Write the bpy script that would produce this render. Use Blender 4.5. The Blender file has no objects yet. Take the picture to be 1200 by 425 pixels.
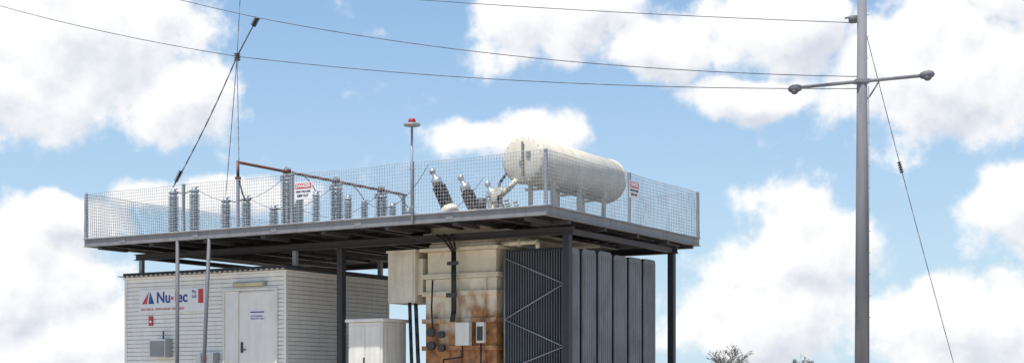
import bpy, bmesh, math, random
from mathutils import Vector, Matrix
random.seed(7)
R=math.radians
sc=bpy.context.scene
sc.view_settings.view_transform='Standard'
try: sc.view_settings.look='None'
except: pass
sc.view_settings.exposure=0

# ------------------------------------------------------------------ frame
ANG=math.atan2(-0.514,0.858)
ORG=Vector((0.68,28.5,0))
M=Matrix.Translation(ORG)@Matrix.Rotation(ANG,4,'Z')

# ------------------------------------------------------------------ materials
def mat(name,c,rough=0.6,metal=0.0,var=0.12,scale=3.0,dirt=None,dirt_amt=0.0,streak=(7,7,0.7),bump=0.05,zdirt=None,bscale=40,edge=(0.48,0.75),dirt2=None):
    m=bpy.data.materials.new(name); m.use_nodes=True
    nt=m.node_tree; N=nt.nodes; L=nt.links
    b=N['Principled BSDF']; b.inputs['Roughness'].default_value=rough; b.inputs['Metallic'].default_value=metal
    tc=N.new('ShaderNodeTexCoord')
    n1=N.new('ShaderNodeTexNoise'); n1.inputs['Scale'].default_value=scale; n1.inputs['Detail'].default_value=6
    L.new(tc.outputs['Object'],n1.inputs['Vector'])
    mr=N.new('ShaderNodeMapRange'); mr.inputs[1].default_value=0.3; mr.inputs[2].default_value=0.7
    mr.inputs[3].default_value=1-var; mr.inputs[4].default_value=1+var
    L.new(n1.outputs['Fac'],mr.inputs[0])
    mx=N.new('ShaderNodeVectorMath'); mx.operation='SCALE'; mx.inputs[0].default_value=c[:3]
    L.new(mr.outputs[0],mx.inputs['Scale'])
    col=mx.outputs[0]
    if dirt:
        mp=N.new('ShaderNodeMapping'); mp.inputs['Scale'].default_value=streak
        L.new(tc.outputs['Object'],mp.inputs['Vector'])
        n2=N.new('ShaderNodeTexNoise'); n2.inputs['Scale'].default_value=1.3; n2.inputs['Detail'].default_value=7
        L.new(mp.outputs[0],n2.inputs['Vector'])
        val=n2.outputs['Fac']
        if zdirt:
            sp=N.new('ShaderNodeSeparateXYZ'); L.new(tc.outputs['Object'],sp.inputs[0])
            zr=N.new('ShaderNodeMapRange'); zr.inputs[1].default_value=zdirt[0]; zr.inputs[2].default_value=zdirt[1]
            zr.inputs[3].default_value=0.20; zr.inputs[4].default_value=-0.2
            L.new(sp.outputs[2],zr.inputs[0])
            ad=N.new('ShaderNodeMath'); ad.operation='ADD'; L.new(val,ad.inputs[0]); L.new(zr.outputs[0],ad.inputs[1]); val=ad.outputs[0]
        r2=N.new('ShaderNodeMapRange'); r2.inputs[1].default_value=edge[0]; r2.inputs[2].default_value=edge[1]
        r2.inputs[3].default_value=0; r2.inputs[4].default_value=dirt_amt
        L.new(val,r2.inputs[0])
        mm=N.new('ShaderNodeMix'); mm.data_type='RGBA'
        L.new(r2.outputs[0],mm.inputs[0]); L.new(col,mm.inputs[6]); mm.inputs[7].default_value=(*dirt,1)
        if dirt2:
            n5=N.new('ShaderNodeTexNoise'); n5.inputs['Scale'].default_value=5; n5.inputs['Detail'].default_value=5; L.new(tc.outputs['Object'],n5.inputs['Vector'])
            r5=N.new('ShaderNodeMapRange'); r5.inputs[1].default_value=0.42; r5.inputs[2].default_value=0.62; L.new(n5.outputs['Fac'],r5.inputs[0])
            m5=N.new('ShaderNodeMix'); m5.data_type='RGBA'; m5.inputs[6].default_value=(*dirt,1); m5.inputs[7].default_value=(*dirt2,1)
            L.new(r5.outputs[0],m5.inputs[0]); L.new(m5.outputs[2],mm.inputs[7])
        col=mm.outputs[2]
    L.new(col,b.inputs['Base Color'])
    if bump:
        n3=N.new('ShaderNodeTexNoise'); n3.inputs['Scale'].default_value=bscale; n3.inputs['Detail'].default_value=3
        L.new(tc.outputs['Object'],n3.inputs['Vector'])
        bp=N.new('ShaderNodeBump'); bp.inputs['Strength'].default_value=bump; bp.inputs['Distance'].default_value=0.02
        L.new(n3.outputs['Fac'],bp.inputs['Height']); L.new(bp.outputs[0],b.inputs['Normal'])
    return m
m_cream=mat('cream_paint',(0.74,0.67,0.53),0.5,dirt=(0.45,0.36,0.24),dirt_amt=0.4)
m_rusty=mat('rust_stained_paint',(0.74,0.66,0.50),0.6,dirt=(0.50,0.22,0.06),dirt_amt=0.95,zdirt=(2.5,4.1),streak=(2.6,2.6,1.1),edge=(0.42,0.62),dirt2=(0.24,0.085,0.03))
m_cons=mat('conservator_paint',(0.72,0.66,0.54),0.6,dirt=(0.5,0.43,0.31),dirt_amt=0.3,streak=(3,3,1.5))
m_white=mat('white_cladding',(0.86,0.83,0.77),0.5,dirt=(0.6,0.55,0.46),dirt_amt=0.35,var=0.05)
m_white2=mat('white_door_paint',(0.84,0.81,0.76),0.45,dirt=(0.55,0.5,0.43),dirt_amt=0.3,var=0.04)
m_cab=mat('cabinet_paint',(0.80,0.77,0.70),0.45,dirt=(0.5,0.45,0.36),dirt_amt=0.4,var=0.05)
m_steel=mat('dark_steel',(0.05,0.05,0.055),0.6,0.0,dirt=(0.08,0.055,0.045),dirt_amt=0.5)
m_fascia=mat('grey_steel_paint',(0.24,0.24,0.25),0.6,0.0,dirt=(0.14,0.12,0.11),dirt_amt=0.5)
m_prop=mat('prop_steel',(0.13,0.135,0.15),0.6,0.0,dirt=(0.10,0.08,0.07),dirt_amt=0.5)
m_black=mat('black_steel',(0.03,0.03,0.033),0.5)
m_galv=mat('galvanised_steel',(0.36,0.38,0.40),0.5,0.3,var=0.1)
m_mesh=mat('galvanised_wire',(0.50,0.53,0.56),0.5,0.0,bump=0)
m_rad=mat('radiator_grey',(0.14,0.15,0.165),0.6,0.0,dirt=(0.09,0.085,0.08),dirt_amt=0.6,scale=1.5)
m_radside=mat('radiator_outer_panel',(0.20,0.21,0.225),0.65,0.0,var=0.18,dirt=(0.12,0.115,0.11),dirt_amt=0.7,scale=1.5,streak=(4,4,1.0))
m_ins=mat('grey_porcelain',(0.34,0.39,0.41),0.3,0,bump=0)
m_insd=mat('dark_porcelain',(0.035,0.025,0.022),0.3,0,bump=0)
m_alu=mat('aluminium',(0.6,0.6,0.6),0.35,0.7,bump=0)
m_copper=mat('oxidised_copper',(0.20,0.075,0.05),0.6,0.0)
m_cable=mat('cable_black',(0.02,0.02,0.022),0.5,bump=0)
m_wire=mat('wire_grey',(0.14,0.14,0.16),0.5,0.2,bump=0)
m_pole=mat('pole_grey',(0.23,0.23,0.25),0.85,0,var=0.1,dirt=(0.15,0.145,0.15),dirt_amt=0.6,scale=1.5)
m_red=mat('red_plastic',(0.40,0.03,0.03),0.4,bump=0)
m_redp=mat('red_print',(0.55,0.05,0.05),0.5,bump=0)
m_blue=mat('blue_print',(0.03,0.07,0.28),0.5,bump=0)
m_signw=mat('sign_white',(0.80,0.80,0.80),0.4,var=0.03,bump=0)
m_ink=mat('black_print',(0.03,0.03,0.03),0.5,bump=0)
m_lampd=mat('diffuser_aged',(0.62,0.56,0.36),0.35,bump=0)
m_roof=mat('roof_metal',(0.5,0.5,0.48),0.5,0.2)
m_conc=mat('concrete',(0.38,0.36,0.33),0.85,dirt=(0.2,0.18,0.16),dirt_amt=0.5)
m_bark=mat('bark',(0.10,0.085,0.07),0.9,bump=0)
m_leaf=mat('dry_foliage',(0.09,0.10,0.055),0.8,var=0.4,bump=0)

# ------------------------------------------------------------------ mesh helpers
class B:
    def __init__(s): s.bm=bmesh.new()
    def box(s,x0,x1,y0,y1,z0,z1,bev=0.0):
        vs=[s.bm.verts.new(p) for p in [(x0,y0,z0),(x1,y0,z0),(x1,y1,z0),(x0,y1,z0),(x0,y0,z1),(x1,y0,z1),(x1,y1,z1),(x0,y1,z1)]]
        fs=[s.bm.faces.new([vs[i] for i in f]) for f in [(0,3,2,1),(4,5,6,7),(0,1,5,4),(1,2,6,5),(2,3,7,6),(3,0,4,7)]]
        if bev:
            es=list({e for f in fs for e in f.edges})
            bmesh.ops.bevel(s.bm,geom=es,offset=bev,segments=2,affect='EDGES',profile=0.5)
        return s
    def cyl(s,p1,p2,r1,r2=None,n=12,cap=True,smooth=True):
        if r2 is None: r2=r1
        p1=Vector(p1); p2=Vector(p2); d=(p2-p1).normalized()
        u=d.orthogonal().normalized(); v=d.cross(u)
        A=[];C=[]
        for i in range(n):
            t=2*math.pi*i/n; o=u*math.cos(t)+v*math.sin(t)
            A.append(s.bm.verts.new(p1+o*r1)); C.append(s.bm.verts.new(p2+o*r2))
        for i in range(n):
            f=s.bm.faces.new([A[i],A[(i+1)%n],C[(i+1)%n],C[i]]); f.smooth=smooth
        if cap:
            s.bm.faces.new(A[::-1]); s.bm.faces.new(C)
        return s
    def lathe(s,p,d,prof,n=16,smooth=True):
        p=Vector(p); d=Vector(d).normalized(); u=d.orthogonal().normalized(); v=d.cross(u)
        rings=[]
        for r,h in prof:
            rings.append([s.bm.verts.new(p+d*h+(u*math.cos(2*math.pi*i/n)+v*math.sin(2*math.pi*i/n))*max(r,0.0005)) for i in range(n)])
        for a,b in zip(rings,rings[1:]):
            for i in range(n):
                f=s.bm.faces.new([a[i],a[(i+1)%n],b[(i+1)%n],b[i]]); f.smooth=smooth
        s.bm.faces.new(rings[0][::-1]); s.bm.faces.new(rings[-1])
        return s
    def ring(s,c,axis,R0,r,n=20,m=6):
        c=Vector(c); d=Vector(axis).normalized(); u=d.orthogonal().normalized(); v=d.cross(u)
        g=[]
        for i in range(n):
            t=2*math.pi*i/n; o=u*math.cos(t)+v*math.sin(t)
            g.append([s.bm.verts.new(c+o*(R0+r*math.cos(2*math.pi*j/m))+d*r*math.sin(2*math.pi*j/m)) for j in range(m)])
        for i in range(n):
            for j in range(m):
                f=s.bm.faces.new([g[i][j],g[(i+1)%n][j],g[(i+1)%n][(j+1)%m],g[i][(j+1)%m]]); f.smooth=True
        return s
    def path(s,pts,r,n=8):
        for a,b in zip(pts,pts[1:]): s.cyl(a,b,r,r,n)
        return s
    def obj(s,name,m,parent=None,local=True):
        bmesh.ops.recalc_face_normals(s.bm,faces=s.bm.faces)
        me=bpy.data.meshes.new(name); s.bm.to_mesh(me); s.bm.free()
        me.materials.append(m)
        o=bpy.data.objects.new(name,me); sc.collection.objects.link(o)
        if parent: o.parent=parent
        elif local: o.matrix_world=M
        return o
def empty(name,local=True):
    e=bpy.data.objects.new(name,None); sc.collection.objects.link(e)
    e.empty_display_size=0.3
    if local: e.matrix_world=M
    return e
def text(body,size,loc,rot,m,parent,name,bold=0.0):
    c=bpy.data.curves.new(name,'FONT'); c.body=body; c.size=size; c.extrude=0.002; c.offset=bold
    c.align_x='LEFT'; c.align_y='CENTER'; c.materials.append(m)
    o=bpy.data.objects.new(name,c); sc.collection.objects.link(o); o.parent=parent
    o.location=loc; o.rotation_euler=rot
    return o
def sagpts(p0,p1,sag,n=16):
    p0=Vector(p0);p1=Vector(p1); out=[]
    for i in range(n+1):
        t=i/n; p=p0.lerp(p1,t); p.z-=sag*4*t*(1-t); out.append(p)
    return out

# ------------------------------------------------------------------ ground
b=B(); n=48; c=b.bm.verts.new((0,0,0)); prev=None; rings=[]
for rr in (20,60,200,800,3500):
    rings.append([b.bm.verts.new((rr*math.cos(2*math.pi*i/n),rr*math.sin(2*math.pi*i/n),0)) for i in range(n)])
for i in range(n): b.bm.faces.new([c,rings[0][i],rings[0][(i+1)%n]])
for r0,r1 in zip(rings,rings[1:]):
    for i in range(n): b.bm.faces.new([r0[i],r1[i],r1[(i+1)%n],r0[(i+1)%n]])
m_ground=mat('dry_earth',(0.42,0.36,0.29),0.95,var=0.2,scale=0.6,dirt=(0.30,0.27,0.17),dirt_amt=0.5,streak=(2,2,2),bump=0.3,bscale=6)
b.obj('ground',m_ground,local=False)

# ------------------------------------------------------------------ platform
ZD=5.16; LA=-13.0; LB=7.55
plat=empty('steel_platform')
b=B()
b.box(LA,0,0,0.07,4.96,ZD); b.box(LA,0,LB-0.07,LB,4.96,ZD)
b.box(-0.07,0.0,0.072,LB-0.072,4.96,ZD-0.002); b.box(LA,LA+0.07,0.072,LB-0.072,4.96,ZD-0.002)
b.box(LA+.002,-.002,-0.035,-0.002,ZD-0.022,ZD-0.004); b.box(LA+.002,-.002,-0.035,-0.002,4.962,4.98)
b.box(0.002,0.035,0.0,LB,ZD-0.022,ZD-0.004); b.box(0.002,0.035,0.0,LB,4.962,4.98)
x=LA+1.3
while x<-0.5:
    b.box(x-0.09,x+0.09,-0.010,-0.001,5.0,5.12); x+=2.35
b.obj('edge_channel',m_fascia,plat)
b=B()
b.box(LA+.072,-.072,.072,LB-.072,5.12,5.14)
b.obj('deck_plate',m_steel,plat)
b=B()
x=LA+0.5
while x<-0.1:
    b.box(x-0.05,x+0.05,0.075,LB-0.075,4.98,5.0); b.box(x-0.012,x+0.012,0.075,LB-0.075,5.002,5.118); x+=0.86
for k in range(14):
    y=0.5+k*0.5
    b.box(LA+.075,-.075,y-0.02,y+0.02,5.05,5.118)
x=LA+0.5
while x<-0.1:
    b.box(x-0.06,x+0.06,0.02,0.9,4.88,4.955); x+=1.72
for y in (1.0,2.6,4.2,5.8,7.2):
    b.box(-0.9,-0.02,y-0.05,y+0.05,4.88,4.955)
b.obj('joists',m_steel,plat)
b=B()
for y in (1.42,6.6):
    b.box(-12.7,-0.15,y-0.08,y+0.08,4.858,4.872); b.box(-12.7,-0.15,y-0.08,y+0.08,4.72,4.735); b.box(-12.7,-0.15,y-0.012,y+0.012,4.736,4.857)
for x in (-12.5,-10,-7.5,-6.2,-4.6,-0.3):
    b.box(x-0.06,x+0.06,1.52,6.5,4.74,4.85)
b.obj('main_beams',m_steel,plat)
b=B()
for (x,y) in ((-0.3,1.42),(-0.3,6.6),(-6.2,1.42),(-6.2,6.6)):
    b.box(x-0.075,x+0.075,y-0.075,y+0.075,0.02,4.715)
    b.box(x-0.16,x+0.16,y-0.16,y+0.16,0.0,0.02)
b.obj('columns',m_black,plat)
b=B()
for (x,y) in ((-12.5,1.42),(-7.55,1.42),(-12.5,4.7),(-7.5,4.7),(-10,4.7)):
    b.box(x-0.05,x+0.05,y-0.05,y+0.05,4.36,4.715)
b.obj('stub_posts',m_galv,plat)
b=B()
b.cyl((-9.91,-0.0,4.955),(-9.93,0.0,0),0.045,0.045,12)
b.cyl((-8.92,0.0,4.955),(-9.25,0.05,0),0.045,0.045,12)
b.obj('scaffold_props',m_prop,plat)

# ------------------------------------------------------------------ fence
fence=empty('mesh_fence')
ZT=6.26
b=B()
posts=[(-13,0),(-9.75,0),(-6.5,0),(-3.25,0),(0,0),(0,3.77),(0,7.55),(-3.25,7.55),(-6.5,7.55),(-9.75,7.55),(-13,7.55),(-13,3.77)]
for x,y in posts:
    ox=-0.03 if x==0 else 0.03 if x==-13 else 0
    oy=0.03 if y==0 else -0.03 if y==7.55 else 0
    x+=ox;y+=oy
    b.box(x-0.028,x+0.028,y-0.028,y+0.028,ZD+.001,ZT+0.02)
    b.box(x-0.055,x+0.055,y-0.03,y+0.03,ZD+.0005,ZD+0.012)
b.obj('fence_posts',m_galv,fence)
b=B()
corners=[((-13,-0.003),(0,-0.003)),((0.003,0),(0.003,7.55)),((0,7.553),(-13,7.553)),((-13.003,7.55),(-13.003,0))]
w=0.0050
for (p,q) in corners:
    p=Vector((*p,0)); q=Vector((*q,0)); L=(q-p).length; d=(q-p)/L; nrm=Vector((-d.y,d.x,0))
    nv=int(L/0.068)
    def off(s,z):
        return 0.018*math.sin(s*1.9+z*3)+0.012*math.sin(s*4.3+1+z)
    for i in range(nv+1):
        s=L*i/nv
        zs=[ZD+0.01,ZD+0.55,ZT-0.01]
        for z0,z1 in zip(zs,zs[1:]):
            a0=p+d*s+nrm*off(s,z0)+Vector((0,0,z0)); a1=p+d*s+nrm*off(s,z1)+Vector((0,0,z1))
            b.cyl(a0,a1,w,w,3,cap=False)
    nh=15
    for j in range(nh+1):
        z=ZD+0.01+(ZT-ZD-0.02)*j/nh
        rr=0.008 if j in(0,nh) else w
        ns=int(L/0.6)
        for i in range(ns):
            s0=L*i/ns; s1=L*(i+1)/ns
            dz=0.015*math.sin(s0*2.1) if j==nh else 0; dz1=0.015*math.sin(s1*2.1) if j==nh else 0
            b.cyl(p+d*s0+nrm*off(s0,z)+Vector((0,0,z+dz)),p+d*s1+nrm*off(s1,z)+Vector((0,0,z+dz1)),rr,rr,4 if rr>w else 3,cap=False)
b.obj('wire_mesh',m_mesh,fence)

def warning(a,y,z,side):
    e=empty('warning_sign'); 
    if side=='f':
        e.matrix_world=M@Matrix.Translation((a,y,z))
    else:
        e.matrix_world=M@Matrix.Translation((a,y,z))@Matrix.Rotation(R(90),4,'Z')
    B().box(0,0.49,-0.004,0,0,0.37).obj('plate',m_signw,e)
    B().box(0.02,0.47,-0.007,-0.0045,0.235,0.35).obj('red_header',m_redp,e)
    text('DANGER',0.10,(0.04,-0.009,0.293),(R(90),0,0),m_signw,e,'header_text',0.003)
    text('HIGH VOLTAGE',0.057,(0.035,-0.007,0.17),(R(90),0,0),m_ink,e,'line_1',0.002)
    text('KEEP OUT',0.07,(0.07,-0.007,0.08),(R(90),0,0),m_ink,e,'line_2',0.002)
warning(-6.36,-0.045,5.67,'f'); warning(0.045,3.62,5.71,'s')

# beacon
bea=empty('warning_beacon')
b=B(); b.cyl((-3.2,-0.06,5.0),(-3.2,-0.06,7.02),0.026,0.026,10); b.box(-3.25,-3.15,-0.08,-0.036,5.3,5.34); b.box(-3.25,-3.15,-0.08,-0.036,6.1,6.14)
b.obj('pole',m_galv,bea)
B().lathe((-3.2,-0.06,7.0),(0,0,1),[(0.05,0),(0.17,0.01),(0.18,0.04),(0.17,0.055),(0.05,0.07)]).obj('base_disc',m_galv,bea)
B().lathe((-3.2,-0.06,7.07),(0,0,1),[(0.075,0),(0.08,0.03),(0.075,0.07),(0.05,0.095),(0.0,0.10)]).obj('red_lens',m_red,bea)

# ------------------------------------------------------------------ insulators
def ins_prof(h,r=0.075,core=0.042,pitch=0.052):
    pr=[(core*1.5,0),(core*1.5,0.05),(core,0.055)]; z=0.08
    while z<h-0.09:
        pr+=[(core,z),(r,z+0.006),(r,z+0.014),(core,z+0.036)]; z+=pitch
    pr+=[(core,h-0.06),(core*1.3,h-0.055),(core*1.3,h)]
    return pr
def insulator(a,y,h,r=0.10,top='cap',z0=ZD):
    e=empty('post_insulator'); e.matrix_world=M@Matrix.Translation((a,y,z0))
    B().lathe((0,0,0.12),(0,0,1),ins_prof(h-0.12,r,core=r*0.66)).obj('sheds',m_ins,e)
    b=B(); b.box(-0.12,0.12,-0.12,0.12,0.0,0.03); b.box(-0.07,0.07,-0.07,0.07,0.031,0.119)
    b.cyl((0,0,h),(0,0,h+0.05),0.07,0.06,12)
    if top=='clamp':
        b.box(-0.16,0.16,-0.05,0.05,h+0.052,h+0.10,0.01); b.cyl((-0.13,0,h+.1),(-0.13,0,h+.22),0.02); b.cyl((0.13,0,h+.1),(0.13,0,h+.2),0.02)
        b.ring((0.0,0,h+0.16),(0,1,0.2),0.12,0.014); b.ring((0.0,0.05,h+0.12),(1,0,0.3),0.13,0.012)
        b.box(-0.22,-0.14,-0.04,0.04,h-0.05,h+0.08,0.01)
    else:
        b.box(-0.05,0.12,-0.03,0.03,h+0.052,h+0.075)
    b.obj('fittings',m_alu if top!='clamp' else m_galv,e)
    return e
for y in (1.5,3.4,5.3):
    insulator(-11.5,y,1.22,0.135)
    insulator(-10.8,y,1.22,0.135)
for y in (2.25,4.17,6.09):
    insulator(-8.47,y,1.42,0.17,'clamp')
    insulator(-8.15,y+0.05,1.15,0.11)
    insulator(-7.6,y,0.98,0.10)
insulator(-10.05,5.3,0.9,0.10)
bus=empty('copper_busbar')
b=B(); b.cyl((-8.47,0.45,6.74),(-8.47,7.2,6.74),0.035,0.035,12)
b.obj('pipe',m_copper,bus)
b=B()
for y in (2.25,4.17,6.09): b.box(-8.53,-8.41,y-0.05,y+0.05,6.66,6.80,0.01)
b.cyl((-8.47,0.47,6.74),(-8.47,0.47,6.40),0.035); b.box(-8.52,-8.42,0.42,0.52,6.34,6.40)
b.obj('clamps',m_copper,bus)
fr=empty('switch_frame')
b=B()
b.box(-8.51,-8.43,7.06,7.14,ZD,6.7)
b.box(-8.50,-8.44,0.44,0.50,ZD,6.33)
b.box(-11.75,-11.68,0.6,6.2,ZD+0.001,ZD+0.12); b.box(-10.6,-10.53,0.6,6.2,ZD+.001,ZD+0.12)
b.obj('frame_members',m_galv,fr)
j=empty('jumper_cables')
b=B()
for y in (1.5,3.4,5.3):
    b.path(sagpts((-11.5,y,6.44),(-10.8,y,6.44),0.12,8),0.012,6)
    b.path(sagpts((-10.8,y,6.44),(-8.6,y+0.75,6.60),0.45,14),0.006,6)
for y in (2.25,4.17,6.09):
    b.path(sagpts((-8.3,y,6.68),(-7.6,y,6.2),-0.15,8),0.012,6)
for y,y2 in ((4.17,1.5),(6.09,3.8)):
    b.path(sagpts((-7.6,y,6.2),(-3.85,y2,6.45),0.5,16),0.007,6)
b.path(sagpts((-8.47,0.45,6.6),(-8.1,0.5,5.9),0.35,10),0.02,6)
b.obj('jumpers',m_cable,j)

# ------------------------------------------------------------------ transformer
tr=empty('power_transformer')
b=B()
A0,A1,B0,B1=-4.0,-2.15,1.62,6.1
b.box(A0,A1,B0,B1,1.15,3.93,0.01)
b.box(A0-0.06,A1+0.06,B0-0.06,B1+0.06,3.935,3.985)
b.box(A0-0.06,A1+0.06,B0-0.06,B1+0.06,3.99,4.03)
b.box(A0+0.03,A1-0.03,B0+0.03,B1-0.03,4.035,4.53,0.01)
b.box(A0-0.1,A1+0.1,B0-0.12,B1+0.1,4.535,4.60)
for z in (3.55,2.95,2.35,1.75):
    b.box(A0-0.05,A1+0.05,B0-0.09,B1+0.05,z,z+0.10,0.008)
for x in (-3.05,-2.4):
    for z0,z1 in ((3.652,3.93),(3.052,3.548),(2.452,2.948),(1.852,2.348)):
        b.box(x-0.012,x+0.012,B0-0.07,B0-0.001,z0,z1)
k=0
while A0+0.05+k*0.16<A1:
    x=A0+0.05+k*0.16; b.cyl((x,B0-0.03,3.91),(x,B0-0.03,4.055),0.014,0.014,6); k+=1
b.obj('tank',m_rusty,tr)
b=B()
b.box(A0+0.08,A1-0.05,B0+0.02,B1-0.1,4.602,4.70,0.02)
b.box(A0+0.1,A1-0.1,B0+0.02,B1-1.2,4.70,5.42,0.06)
b.box(A0-0.02,A1+0.3,B0-0.06,B1-.2,4.885,4.94)
for z in (4.3,2.2):
    for k in range(6): b.cyl((A1,1.98+k*0.76,z),(-0.55,1.98+k*0.76,z),0.05)
b.cyl((-1.9,1.75,4.64),(-1.9,6.1,4.64),0.06)
b.cyl((-2.1,1.75,4.64),(-1.2,1.75,4.64),0.05); b.cyl((-1.2,1.75,4.64),(-1.2,1.75,4.5),0.05); b.lathe((-1.65,1.75,4.64),(1,0,0),[(0.09,-.015),(0.09,0.015)])
b.obj('tank_cover',m_cream,tr)
b=B()
b.box(-4.95,-4.2,1.5,2.3,3.42,4.55,0.015); b.box(-4.98,-4.17,1.47,2.33,4.552,4.60,0.008); b.box(-4.199,-4.07,1.6,2.2,3.6,4.4)
b.box(-4.90,-4.25,1.485,1.499,3.47,4.50,0.004)
b.obj('cable_box',m_cream,tr)
b=B()
b.box(-3.05,-2.7,1.36,1.50,2.45,2.95,0.01); b.box(-2.55,-2.35,1.42,1.52,2.5,2.95,0.01)
b.obj('control_boxes',m_cab,tr)
b=B(); b.box(-2.52,-2.38,1.405,1.418,2.55,2.85); 
for z in (2.45,2.75): 
    b.cyl((-3.75,1.5,z),(-3.75,1.42,z),0.10,0.10,16); b.cyl((-3.47,1.5,z-.05),(-3.47,1.42,z-.05),0.08,0.08,16)
b.obj('gauges',m_steel,tr)
b=B()
for dx in (0,0.06,0.12):
    b.path([(-3.35+dx*3.2-0.15,1.30,4.87),(-3.25+dx*1.5,1.36,4.66),(-3.16+dx*0.6,1.42,4.5),(-3.16+dx*0.6,1.42,3.2),(-3.2+dx*.6,1.42,2.97)],0.026,8)
b.path([(-3.7,1.45,3.9),(-3.72,1.44,3.3),(-3.7,1.45,2.8)],0.02,8)
b.path(sagpts((-4.15,1.45,3.4),(-4.05,1.45,1.4),0.0,6),0.045,8)
b.path(sagpts((-4.35,1.5,3.42),(-4.2,1.4,1.4),0.0,6),0.04,8)
b.path([(-2.9,1.43,2.45),(-2.9,1.43,2.2),(-3.4,1.43,2.15),(-3.4,1.43,1.3)],0.018,6)
b.path([(-2.45,1.46,2.5),(-2.45,1.46,1.3)],0.018,6)
b.obj('cables',m_cable,tr)
b=B()
b.box(-3.30,-3.02,1.375,1.39,3.5,3.60); b.box(-3.27,-2.98,1.375,1.39,4.2,4.28)
b.obj('cable_clips',m_steel,tr)

def fin(b,x,t,y0,y1,z0,z1,c=0.06):
    pts=[(y0+c,z0),(y1-c,z0),(y1,z0+c),(y1,z1-c),(y1-c*0.6,z1-c*.3),(y1-c*1.3,z1),(y0+c*1.3,z1),(y0+c*.6,z1-c*.3),(y0,z1-c),(y0,z0+c)]
    f=[b.bm.verts.new((x-t/2,p[0],p[1])) for p in pts]; g=[b.bm.verts.new((x+t/2,p[0],p[1])) for p in pts]
    b.bm.faces.new(f); b.bm.faces.new(g[::-1])
    for i in range(len(pts)):
        k=(i+1)%len(pts); b.bm.faces.new([f[i],f[k],g[k],g[i]])
b=B(); c2=B()
for k in range(6):
    y0=1.70+k*0.76; y1=y0+0.64; dzk=0.015*((k*7)%3-1)
    nf=24
    for i in range(1,nf):
        x=-0.52-i*0.063
        fin(b,x,0.02,y0,y1,1.75,4.52+dzk)
    fin(c2,-0.52,0.02,y0,y1,1.75,4.52+dzk)
    for q in range(6):
        yy=y0+0.07+q*0.10
        c2.box(-0.509,-0.502,yy-0.034,yy+0.034,1.95,4.40+dzk,0.003)
    for z in (2.05,4.3):
        b.cyl((-0.535,(y0+y1)/2,z),(-2.05,(y0+y1)/2,z),0.055,0.055,12)
b.obj('radiator_fins',m_rad,tr); c2.obj('radiator_outer_panels',m_radside,tr)
b=B()
def bar(p,q,wd=0.014):
    p=Vector(p);q=Vector(q); b.cyl(p,q,wd,wd,6)
zz=[4.32,3.72,3.0,2.4,1.9]
for i in range(4):
    xa,xb=(-1.98,-0.52) if i%2==0 else (-0.52,-1.98)
    bar((xa,1.67,zz[i]),(xb,1.67,zz[i+1]))
bar((-1.98,1.665,1.8),(-1.98,1.665,4.4),0.014)
bar((-0.52,1.665,1.8),(-0.52,1.665,4.4),0.014)
b.obj('radiator_braces',m_galv,tr)

CZ=6.38; CA=-1.42
def ring_prof(l,r):
    return [(0.0,-0.085),(r*0.5,-0.07),(r*0.85,-0.035),(r,0.0),(r,l),(r*0.85,l+0.035),(r*0.5,l+0.07),(0,l+0.085)]
b=B(); b.lathe((CA,1.52,CZ),(0,1,0),ring_prof(3.9,0.51),64)
for yy in (1.56,5.36): b.lathe((CA,yy-0.02,CZ),(0,1,0),[(0.50,0),(0.524,0.003),(0.524,0.037),(0.50,0.04)],64)
b.cyl((CA-0.02,1.49,CZ),(CA-0.02,1.40,CZ),0.05)
for t in range(20):
    an=2*math.pi*t/20; b.cyl((CA+0.46*math.cos(an),1.53,CZ+0.46*math.sin(an)),(CA+0.46*math.cos(an),1.485,CZ+0.46*math.sin(an)),0.014,0.014,6)
b.obj('conservator',m_cons,tr)
b=B()
for yy in (2.3,3.5,4.7):
    b.box(CA-0.32,CA-0.24,yy-0.04,yy+0.04,ZD,6.02); b.box(CA+0.24,CA+0.32,yy-0.04,yy+0.04,ZD,6.02)
    b.box(CA-0.4,CA+0.4,yy-0.05,yy+0.05,5.83,5.87)
b.obj('conservator_legs',m_cons,tr)
b=B()
b.box(CA+0.02,CA+0.06,1.39,1.415,CZ-0.38,CZ+0.36); b.cyl((CA+.04,1.42,CZ+.3),(CA+.04,1.47,CZ+.3),0.02); b.cyl((CA+.04,1.42,CZ-.3),(CA+.04,1.5,CZ-.3),0.02)
b.box(CA+0.12,CA+0.22,1.42,1.435,CZ+0.02,CZ+0.14)
b.obj('sight_gauge',m_fascia,tr)
b=B()
b.path([(CA-0.15,1.5,5.95),(CA-0.35,1.45,5.75),(-2.1,1.6,5.62),(-2.3,1.8,5.5),(-2.5,2.0,5.2)],0.06,10)
b.lathe((-2.15,1.62,5.5),(0,0,1),[(0.12,0),(0.13,0.02),(0.13,0.26),(0.10,0.30)])
b.cyl((-1.95,1.5,5.72),(-1.95,1.35,5.72),0.09,0.09,14)
b.obj('oil_pipe',m_cons,tr)
b=B()
b.path([(-1.8,1.45,6.1),(-1.95,1.42,5.9),(-2.0,1.42,5.5),(-2.0,1.42,5.2)],0.03,8)
b.cyl((-2.45,1.5,5.3),(-2.45,1.5,5.62),0.10,0.10,14)
b.obj('valve_dark',m_steel,tr)
d=Vector((-0.42,-0.05,0.9)).normalized()
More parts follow.
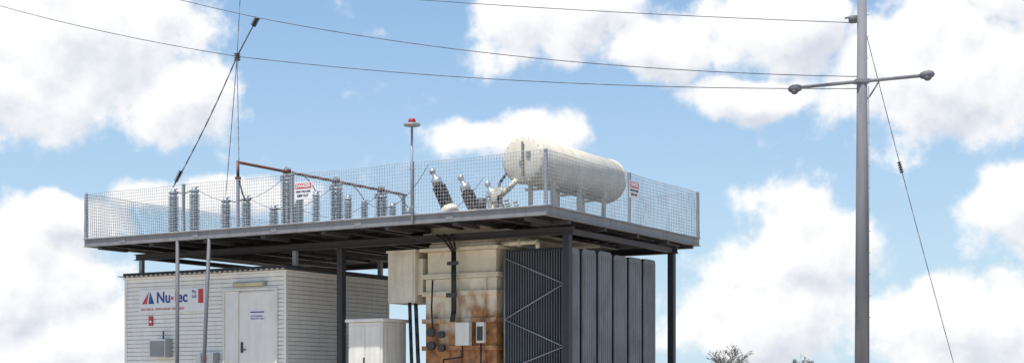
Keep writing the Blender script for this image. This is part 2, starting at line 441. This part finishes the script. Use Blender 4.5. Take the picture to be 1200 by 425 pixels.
for k,(yy) in enumerate((1.5,2.65,3.8)):
    base=Vector((-3.3,yy,5.42))
    b=B(); b.lathe(base,d,[(0.2,-0.1),(0.2,0.03),(0.15,0.035),(0.15,0.09)]); b.obj('bushing_turret',m_cream,tr)
    B().lathe(base+d*0.09,d,[(0.10,0)]+[p for i in range(9) for p in ((0.11,0.02+i*0.055),(0.155,0.03+i*0.055),(0.155,0.042+i*0.055),(0.11,0.062+i*0.055))]+[(0.07,0.53)],20).obj('bushing_porcelain',m_insd,tr)
    b=B(); b.lathe(base+d*0.62,d,[(0.06,0),(0.12,0.01),(0.12,0.15),(0.055,0.18),(0.045,0.30),(0.07,0.31),(0.07,0.38),(0.02,0.40)]); b.obj('bushing_terminal',m_alu,tr)
for k in range(4):
    B().lathe((-2.75,2.4+0.4*k,5.42),(-.3,0,1),ins_prof(0.42,0.075)).obj('lv_bushing',m_ins,tr)
B().box(-5.9,0.1,0.8,6.9,0,1.15,0.02).obj('plinth',m_conc,tr)

# ------------------------------------------------------------------ cabinet
cb=empty('electrical_cabinet')
b=B(); b.box(-5.56,-4.62,0.85,1.75,1.16,2.98,0.012); b.box(-5.62,-4.56,0.79,1.81,2.985,3.06,0.015)
b.obj('body',m_cab,cb)
b=B(); b.box(-5.50,-5.10,0.835,0.849,1.3,2.9,0.004); b.box(-5.08,-4.68,0.835,0.849,1.3,2.9,0.004); b.box(-4.619,-4.61,0.95,1.65,1.3,2.9)
b.obj('doors',m_cab,cb)
b=B(); b.box(-5.12,-5.10,0.80,0.834,2.0,2.2); b.obj('handle',m_steel,cb)

# ------------------------------------------------------------------ shed
sh=empty('portable_building')
SX0,SX1,SY0,SY1,SZ0,SZ1=-12.6,-7.49,1.0,5.0,1.0,4.2
b=B(); b.box(SX0+.03,SX1-.03,SY0+.03,SY1-.03,SZ0,SZ1-.02); b.obj('core_walls',m_white,sh)
b=B(); pitch=0.1; n=int((SZ1-SZ0)/pitch)
def clad(p,q,nrm):
    p=Vector(p);q=Vector(q);nrm=Vector(nrm)
    for i in range(n):
        z0=SZ0+i*pitch; z1=z0+pitch; g=0.014
        def V(pt,o,z): return b.bm.verts.new(pt+nrm*o+Vector((0,0,z)))
        prof=[(-0.028,z0+g),(0.02,z0+g),(0.012,z1-0.002),(-0.028,z1-0.002)]
        A=[V(p,o,z) for o,z in prof]; C=[V(q,o,z) for o,z in prof]
        for k in range(3): b.bm.faces.new([A[k],C[k],C[k+1],A[k+1]])
clad((SX0,SY0,0),(SX1,SY0,0),(0,-1,0)); clad((SX1,SY0,0),(SX1,SY1,0),(1,0,0))
clad((SX1,SY1,0),(SX0,SY1,0),(0,1,0)); clad((SX0,SY1,0),(SX0,SY0,0),(-1,0,0))
b.obj('cladding',m_white,sh)
b=B()
for x,y in ((SX0,SY0),(SX1,SY0),(SX1,SY1),(SX0,SY1)):
    b.box(x-0.035,x+0.035,y-0.035,y+0.035,SZ0,SZ1-0.001)
b.obj('corner_trim',m_white2,sh)
b=B(); prev=None; steps=int((SX1-SX0+0.3)/0.04)
for i in range(steps+1):
    x=SX0-0.15+i*0.04; z=4.275+0.02*math.sin(i*math.pi/2)
    c=[b.bm.verts.new((x,SY0-0.18,z)),b.bm.verts.new((x,SY1+0.18,z))]
    if prev: b.bm.faces.new([prev[0],c[0],c[1],prev[1]])
    prev=c
b.obj('corrugated_roof',m_roof,sh)
b=B(); b.box(SX0-.06,SX1+.06,SY0-.06,SY1+.06,4.202,4.25); b.obj('eaves',m_white2,sh)
B().box(SX0-.06,SX1+.06,SY0-.06,SY1+.06,4.30,4.36).obj('roof_frame',m_steel,sh)
b=B()
b.box(-9.31,-8.92,0.955,0.976,1.5,3.80,0.004)
b.box(-8.86,-7.78,0.95,0.976,1.5,3.76,0.004)
b.obj('door_leaf',m_white2,sh)
b=B()
b.box(-9.36,-9.312,0.93,0.978,1.4,3.85); b.box(-7.76,-7.70,0.93,0.978,1.4,3.85); b.box(-9.31,-7.762,0.93,0.978,3.805,3.85); b.box(-8.915,-8.87,0.94,0.978,1.4,3.80)
b.obj('door_frame',m_cab,sh)
b=B(); b.box(-8.80,-8.74,0.93,0.949,2.35,2.6); b.cyl((-8.77,0.92,2.42),(-8.64,0.92,2.42),0.015)
b.obj('door_handle',m_steel,sh)
b=B(); b.box(-8.55,-8.05,0.944,0.949,3.03,3.35); b.box(-9.24,-9.05,0.949,0.954,3.35,3.55)
b.obj('door_notice',m_signw,sh)
b=B(); b.box(-8.51,-8.09,0.9415,0.9435,3.28,3.31); b.obj('notice_print',m_blue,sh)
text('AUTHORISED\nPERSONS ONLY',0.06,(-8.50,0.9425,3.17),(R(90),0,0),m_blue,sh,'notice_text',0.0)
b=B(); b.box(-8.97,-8.07,0.86,0.975,3.91,3.99,0.02); b.obj('light_fitting',m_lampd,sh)
b=B(); b.box(-9.0,-8.04,0.88,0.975,3.992,4.01); b.box(-9.0,-8.972,0.88,0.975,3.90,3.99); b.box(-8.068,-8.04,0.88,0.975,3.90,3.99); b.obj('light_body',m_galv,sh)
b=B()
for x in (SX0+.3,-10.0,SX1-.3):
    for y in (SY0+.3,3,SY1-.3): b.box(x-.15,x+.15,y-.15,y+.15,0,0.999)
b.obj('piers',m_conc,sh)
b=B(); b.box(-11.53,-11.02,0.72,0.975,2.27,2.70,0.01); b.obj('meter_box',m_galv,sh)
b=B(); b.box(-11.5,-11.05,0.705,0.719,2.3,2.66); b.cyl((-11.2,.85,2.7),(-11.2,.85,2.9),0.02); b.obj('meter_lid',m_rad,sh)
b=B(); b.box(-10.05,-9.5,0.75,0.975,1.95,2.36,0.01); b.obj('isolator_box',m_galv,sh)
B().box(-9.85,-9.70,0.735,0.749,2.15,2.28).obj('isolator_label',m_redp,sh)
sg=empty('company_sign')
B().box(-12.11,-9.94,0.95,0.974,3.36,3.93).obj('panel',m_signw,sg)
text('Nu',0.37,(-11.53,0.945,3.715),(R(90),0,0),m_blue,sg,'name_text',0.008)
text('lec',0.37,(-10.92,0.945,3.715),(R(90),0,0),m_blue,sg,'name_text_2',0.008)
B().cyl((-11.0,0.942,3.70),(-11.0,0.949,3.70),0.04,0.04,14).obj('dot',m_redp,sg)
text('ELECTRICAL  SWITCHGEAR  ENGINEERS',0.080,(-12.05,0.945,3.445),(R(90),0,0),m_redp,sg,'tagline',0.0)
b=B()
v=[b.bm.verts.new(p) for p in ((-12.02,0.946,3.58),(-11.85,0.946,3.58),(-11.78,0.946,3.88))]; b.bm.faces.new(v); b.obj('logo_left',m_redp,sg)
b=B()
v=[b.bm.verts.new(p) for p in ((-11.80,0.946,3.58),(-11.60,0.946,3.58),(-11.74,0.946,3.88))]; b.bm.faces.new(v); b.obj('logo_right',m_blue,sg)
B().box(-10.15,-9.99,0.944,0.949,3.56,3.90).obj('red_block',m_redp,sg)
text('Pty\nLtd',0.11,(-10.36,0.945,3.78),(R(90),0,0),m_blue,sg,'suffix_text',0.001)
ws=empty('safety_label'); B().box(-11.80,-11.67,0.955,0.974,3.05,3.28).obj('label',m_redp,ws); B().box(-11.77,-11.70,0.952,0.9545,3.12,3.17).obj('label_print',m_signw,ws)

# ------------------------------------------------------------------ utility pole
up=empty('utility_pole',False); up.location=(7.31,30,0)
b=B(); b.cyl((0,0,0),(0,0,11.2),0.165,0.085,28); b.obj('shaft',m_pole,up)
b=B()
b.cyl((-1.19,0.6,7.92),(1.10,-0.56,7.92),0.036,0.036,12)
b.box(-0.15,0.15,-0.125,0.125,7.88,7.96,0.01)
b.path([(0.10,-0.04,7.55),(0.16,-0.06,7.62),(0.32,-0.16,7.9)],0.018,8)
b.cyl((-0.02,0,9.3),(-0.35,0.05,9.25),0.02)
b.obj('cross_arm',m_pole,up)
b=B()
def head(p,d):
    p=Vector(p); d=Vector(d).normalized()
    b.lathe(p,d,[(0.03,0),(0.06,0.02),(0.085,0.10),(0.09,0.20),(0.06,0.27),(0.02,0.30)],14)
    b.lathe(p+d*0.16+Vector((0,0,-0.04)),(0,0,-1),[(0.085,0),(0.08,0.04),(0.045,0.075),(0,0.085)],14)
head((-1.14,0.575,7.91),(-0.9,0.45,-0.05)); head((1.05,-0.535,7.92),(0.9,-0.45,0.05))
b.lathe((-0.11,0,9.22),(-1,0,-0.1),[(0.03,0),(0.08,0.01),(0.085,0.12),(0.06,0.16),(0,0.165)],14)
b.obj('lamp_heads',m_prop,up)
b=B()
b.path([(0.12,-0.10,2.0),(0.115,-0.095,7.8)],0.010,6)
z=3.0
while z<10.5:
    r=0.165-0.08*z/11.2
    b.cyl((r-.01,-0.02,z),(r+0.04,-0.02,z),0.006,0.006,6); z+=0.45
b.obj('conduit_and_steps',m_pole,up)

# ------------------------------------------------------------------ wires
def wire(name,pts,r=0.009,m=m_wire,extra=None):
    b=B(); b.path(pts,r,6); return b.obj(name,m,None,False)
N1=(-6.89,36,9.81); N2=(-6.29,35.5,10.65)
wire('power_line',sagpts((-16.5,42,13.1),N1,0.15,10)+sagpts(N1,(7.24,30,7.77),0.22,20)[1:])
wire('power_line',sagpts((-18.8,44,16.0),N2,0.2,10)+sagpts(N2,(7.24,30,8.02),0.30,20)[1:])
wire('power_line',sagpts((-8.56,36,11.75),(7.2,30,9.14),0.12,24),0.008)
def arm(name,pts,r,ins=None):
    e=empty(name,False); b=B(); b.path(pts,r,6); b.obj('conductor',m_wire,e)
    if ins:
        for p,d,l,rr in ins:
            B().lathe(p,d,[(0.02,0)]+[q for i in range(int(l/0.05)) for q in ((0.02,0.01+i*.05),(rr,0.015+i*.05),(rr,0.03+i*.05),(0.02,0.045+i*.05))]+[(0.02,l)],10).obj('insulator',m_insd,e)
TB=(-8.42,35.7,6.5)
dN=Vector(N1)-Vector(N2); dT=Vector(TB)-Vector(N1)
arm('dropper_cable',[N2,N1]+sagpts(N1,TB,0.12,10)[1:],0.018,[(N2,dN,0.25,0.07),(Vector(N1)+Vector((0,0,.08)),(0.05,0,-1),0.22,0.08),(Vector(TB)-dT.normalized()*0.45,dT,0.35,0.06)])
arm('dropper_cable',sagpts((-6.76,36,12.3),N1,0,4)+sagpts(N1,(-6.33,33.3,6.78),0.05,10)[1:],0.010)
arm('dropper_cable',sagpts(N1,(-7.44,37.33,6.5),0.05,10),0.010)
arm('guy_wire',sagpts((7.4,30,8.9),(9.8,30,0.0),0.12,20),0.008,[((8.08,30,6.25),(0.27,0,-1),0.25,0.045)])

# ------------------------------------------------------------------ trees
def bare_tree(x,y,h,spread,seed,name='bare_tree'):
    rnd=random.Random(seed); b=B(); tips=[]
    def grow(p,d,l,r,lev):
        q=p+d*l; b.cyl(p,q,r,r*0.7,5 if lev<3 else 3,cap=False)
        if lev>=6: tips.append(q); return
        for i in range(rnd.choice((2,3,3))):
            nd=(d+Vector((rnd.uniform(-1,1)*spread,rnd.uniform(-1,1)*spread,rnd.uniform(-0.25,0.45)))).normalized()
            grow(q,nd,l*rnd.uniform(0.62,0.88),max(r*0.62,0.016),lev+1)
    grow(Vector((0,0,0)),Vector((0,0,1)),h*0.27,h*0.03,0)
    mz=max(t.z for t in tips); s=h/mz
    for v in b.bm.verts: v.co*=s
    e=empty(name,False); e.location=(x,y,0)
    b.obj('branches',m_bark,e)
    l=B()
    for t in tips:
        if rnd.random()<0.35:
            for k in range(3):
                c=t*s+Vector([rnd.uniform(-.15,.15) for _ in range(3)])
                l.bm.faces.new([l.bm.verts.new(c+Vector([rnd.uniform(-.07,.07) for _ in range(3)])) for _ in range(3)])
    l.obj('sparse_leaves',m_leaf,e)
bare_tree(20.6,140,5.6,0.85,3); bare_tree(32.8,160,4.9,0.7,11); bare_tree(23.5,150,4.9,0.8,5)
bm=B(); rnd=random.Random(5)
for i in range(150):
    az=R(rnd.uniform(-60,60)); D=rnd.uniform(260,420); cx=D*math.sin(az); cy=D*math.cos(az); hh=rnd.uniform(2.5,4.8); ww=rnd.uniform(2,5)
    bm.cyl((cx,cy,0),(cx,cy,hh*.6),0.15,0.08,5)
    for k in range(70):
        t=rnd.uniform(0,2*math.pi); rr=rnd.random()**.5*ww; z=hh*(0.35+0.65*rnd.random()*(1-(rr/ww)**2*0.7))
        c=Vector((cx+rr*math.cos(t),cy+rr*math.sin(t),z))
        bm.bm.faces.new([bm.bm.verts.new(c+Vector([rnd.uniform(-.6,.6) for _ in range(3)])) for _ in range(3)])
bm.obj('tree_line',m_leaf,None,False)

# ------------------------------------------------------------------ world
w=bpy.data.worlds.new('World'); sc.world=w; w.use_nodes=True
try:
    w.cycles.sampling_method='MANUAL'; w.cycles.sample_map_resolution=512
except Exception: pass
nt=w.node_tree; N=nt.nodes; L=nt.links
for x in list(N): N.remove(x)
SUN_EL=71; SUN_AZ=215
# clouds: bearing, elevation, half-width, half-height (degrees)
CL=[(-17.0,13.2,5.6,3.2),(-19.5,10.9,4.4,2.4),(-13.0,11.2,3.4,1.9),(-18.8,3.6,3.4,3.0),(-17.0,1.4,4.0,2.2),(-17.0,6.2,2.4,0.9),
    (2.2,14.0,4.2,1.9),(5.6,13.0,3.0,1.5),(10.4,13.6,2.9,2.0),(9.4,11.2,2.8,1.1),(17.2,11.7,5.2,3.2),(20.2,14.3,4.0,2.2),
    (19.4,7.0,3.0,1.9),(10.9,5.0,3.6,2.8),(10.4,2.4,5.2,2.3),(16.8,2.0,5.0,2.0),(0.2,9.7,3.2,1.0),
    (-12.0,7.2,3.4,0.9)]
g=bpy.data.node_groups.new('cloud_field','ShaderNodeTree')
g.interface.new_socket('Dir',in_out='INPUT',socket_type='NodeSocketVector')
g.interface.new_socket('F',in_out='OUTPUT',socket_type='NodeSocketFloat')
gn=g.nodes; gl=g.links
gi=gn.new('NodeGroupInput'); go=gn.new('NodeGroupOutput')
def math_(op,a,b_=None,nodes=gn,links=gl,c=None):
    m=nodes.new('ShaderNodeMath'); m.operation=op
    for k,v in enumerate((a,b_,c)):
        if v is None: continue
        if isinstance(v,(int,float)): m.inputs[k].default_value=v
        else: links.new(v,m.inputs[k])
    return m.outputs[0]
nm=gn.new('ShaderNodeVectorMath'); nm.operation='NORMALIZE'; gl.new(gi.outputs[0],nm.inputs[0])
sp=gn.new('ShaderNodeSeparateXYZ'); gl.new(nm.outputs[0],sp.inputs[0])
nw=gn.new('ShaderNodeTexNoise'); nw.inputs['Scale'].default_value=12; nw.inputs['Detail'].default_value=3; gl.new(nm.outputs[0],nw.inputs['Vector'])
az=math_('MULTIPLY',math_('ARCTAN2',sp.outputs[0],sp.outputs[1]),57.2958)
el=math_('MULTIPLY',math_('ARCSINE',sp.outputs[2]),57.2958)
cb_=gn.new('ShaderNodeCombineXYZ'); gl.new(az,cb_.inputs[0]); gl.new(el,cb_.inputs[1])
ws1=gn.new('ShaderNodeVectorMath'); ws1.operation='SUBTRACT'; gl.new(nw.outputs['Color'],ws1.inputs[0]); ws1.inputs[1].default_value=(0.5,0.5,0.5)
ws2=gn.new('ShaderNodeVectorMath'); ws2.operation='MULTIPLY'; gl.new(ws1.outputs[0],ws2.inputs[0]); ws2.inputs[1].default_value=(4.0,2.4,0)
ws3=gn.new('ShaderNodeVectorMath'); ws3.operation='ADD'; gl.new(cb_.outputs[0],ws3.inputs[0]); gl.new(ws2.outputs[0],ws3.inputs[1])
cur=-0.42
for (a,e,ra,re) in CL:
    s1=gn.new('ShaderNodeVectorMath'); s1.operation='SUBTRACT'; gl.new(ws3.outputs[0],s1.inputs[0]); s1.inputs[1].default_value=(a,e,0)
    s2=gn.new('ShaderNodeVectorMath'); s2.operation='MULTIPLY'; gl.new(s1.outputs[0],s2.inputs[0]); s2.inputs[1].default_value=(1/ra,1/re,0)
    s3=gn.new('ShaderNodeVectorMath'); s3.operation='LENGTH'; gl.new(s2.outputs[0],s3.inputs[0])
    v=math_('SUBTRACT',0.98,s3.outputs['Value'])
    cur=math_('MAXIMUM',v,cur)
n1=gn.new('ShaderNodeTexNoise'); n1.inputs['Scale'].default_value=22; n1.inputs['Detail'].default_value=8; n1.inputs['Roughness'].default_value=0.58; gl.new(nm.outputs[0],n1.inputs['Vector'])
nz=math_('MULTIPLY',math_('SUBTRACT',n1.outputs['Fac'],0.5),1.9)
tot=math_('ADD',math_('MULTIPLY',cur,1.0),nz)
gl.new(tot,go.inputs[0])

tc=N.new('ShaderNodeTexCoord')
g1=N.new('ShaderNodeGroup'); g1.node_tree=g; L.new(tc.outputs['Generated'],g1.inputs[0])
sh_=N.new('ShaderNodeVectorMath'); sh_.operation='ADD'; L.new(tc.outputs['Generated'],sh_.inputs[0]); sh_.inputs[1].default_value=(-0.006,0,0.014)
g2=N.new('ShaderNodeGroup'); g2.node_tree=g; L.new(sh_.outputs[0],g2.inputs[0])
al=N.new('ShaderNodeMapRange'); al.interpolation_type='SMOOTHSTEP'; al.inputs[1].default_value=-0.18; al.inputs[2].default_value=0.24; L.new(g1.outputs[0],al.inputs[0])
alp=N.new('ShaderNodeMath'); alp.operation='MULTIPLY'; alp.inputs[1].default_value=0.98; L.new(al.outputs[0],alp.inputs[0])
df=N.new('ShaderNodeMath'); df.operation='SUBTRACT'; L.new(g2.outputs[0],df.inputs[0]); L.new(g1.outputs[0],df.inputs[1])
s_a=N.new('ShaderNodeMapRange'); s_a.inputs[1].default_value=-0.15; s_a.inputs[2].default_value=0.55; L.new(df.outputs[0],s_a.inputs[0])
s_b=N.new('ShaderNodeMapRange'); s_b.inputs[1].default_value=0.1; s_b.inputs[2].default_value=1.1; L.new(g2.outputs[0],s_b.inputs[0])
sm=N.new('ShaderNodeMath'); sm.operation='MULTIPLY_ADD'; L.new(s_a.outputs[0],sm.inputs[0]); sm.inputs[1].default_value=0.65; 
sb2=N.new('ShaderNodeMath'); sb2.operation='MULTIPLY'; sb2.inputs[1].default_value=0.35; L.new(s_b.outputs[0],sb2.inputs[0]); L.new(sb2.outputs[0],sm.inputs[2])
cm=N.new('ShaderNodeMix'); cm.data_type='RGBA'; cm.inputs[6].default_value=(1.0,0.99,0.98,1); cm.inputs[7].default_value=(0.64,0.68,0.76,1); L.new(sm.outputs[0],cm.inputs[0])
sky=N.new('ShaderNodeTexSky'); sky.sky_type='NISHITA'; sky.sun_disc=False; sky.sun_elevation=R(SUN_EL); sky.sun_rotation=R(SUN_AZ)
sky.air_density=1.0; sky.dust_density=0.4; sky.ozone_density=1.5
b1=N.new('ShaderNodeBackground'); b1.inputs[1].default_value=0.15
spz=N.new('ShaderNodeSeparateXYZ'); L.new(tc.outputs['Generated'],spz.inputs[0])
hz=N.new('ShaderNodeMapRange'); hz.inputs[1].default_value=0.0; hz.inputs[2].default_value=0.6; hz.inputs[3].default_value=0.95; hz.inputs[4].default_value=0.0; L.new(spz.outputs[2],hz.inputs[0])
hc=N.new('ShaderNodeMapRange'); hc.inputs[1].default_value=0.0; hc.inputs[2].default_value=0.28; L.new(spz.outputs[2],hc.inputs[0])
hm=N.new('ShaderNodeMix'); hm.data_type='RGBA'; hm.inputs[6].default_value=(4.0,5.25,6.15,1); hm.inputs[7].default_value=(2.0,3.55,5.6,1); L.new(hc.outputs[0],hm.inputs[0])
hx=N.new('ShaderNodeMix'); hx.data_type='RGBA'; L.new(hz.outputs[0],hx.inputs[0]); L.new(sky.outputs[0],hx.inputs[6]); L.new(hm.outputs[2],hx.inputs[7])
L.new(hx.outputs[2],b1.inputs[0])
b2=N.new('ShaderNodeBackground'); b2.inputs[1].default_value=1.08; L.new(cm.outputs[2],b2.inputs[0])
ms=N.new('ShaderNodeMixShader'); L.new(alp.outputs[0],ms.inputs[0]); L.new(b1.outputs[0],ms.inputs[1]); L.new(b2.outputs[0],ms.inputs[2])
out=N.new('ShaderNodeOutputWorld'); L.new(ms.outputs[0],out.inputs[0])

# sun
sl=bpy.data.lights.new('sun','SUN'); sl.energy=5.0; sl.angle=R(0.5); sl.color=(1.0,0.96,0.9)
so=bpy.data.objects.new('sun',sl); sc.collection.objects.link(so)
a=R(SUN_AZ); dirv=Vector((math.sin(a)*math.cos(R(SUN_EL)),math.cos(a)*math.cos(R(SUN_EL)),math.sin(R(SUN_EL))))
so.rotation_euler=dirv.to_track_quat('Z','Y').to_euler()
so.location=dirv*50

# camera
cd=bpy.data.cameras.new('camera'); co=bpy.data.objects.new('camera',cd); sc.collection.objects.link(co)
co.location=(0,0,1.6); co.rotation_euler=(R(90),0,0)
cd.sensor_width=36; cd.lens=50.5; cd.shift_y=0.198; cd.clip_end=6000; cd.clip_start=0.1
sc.camera=co
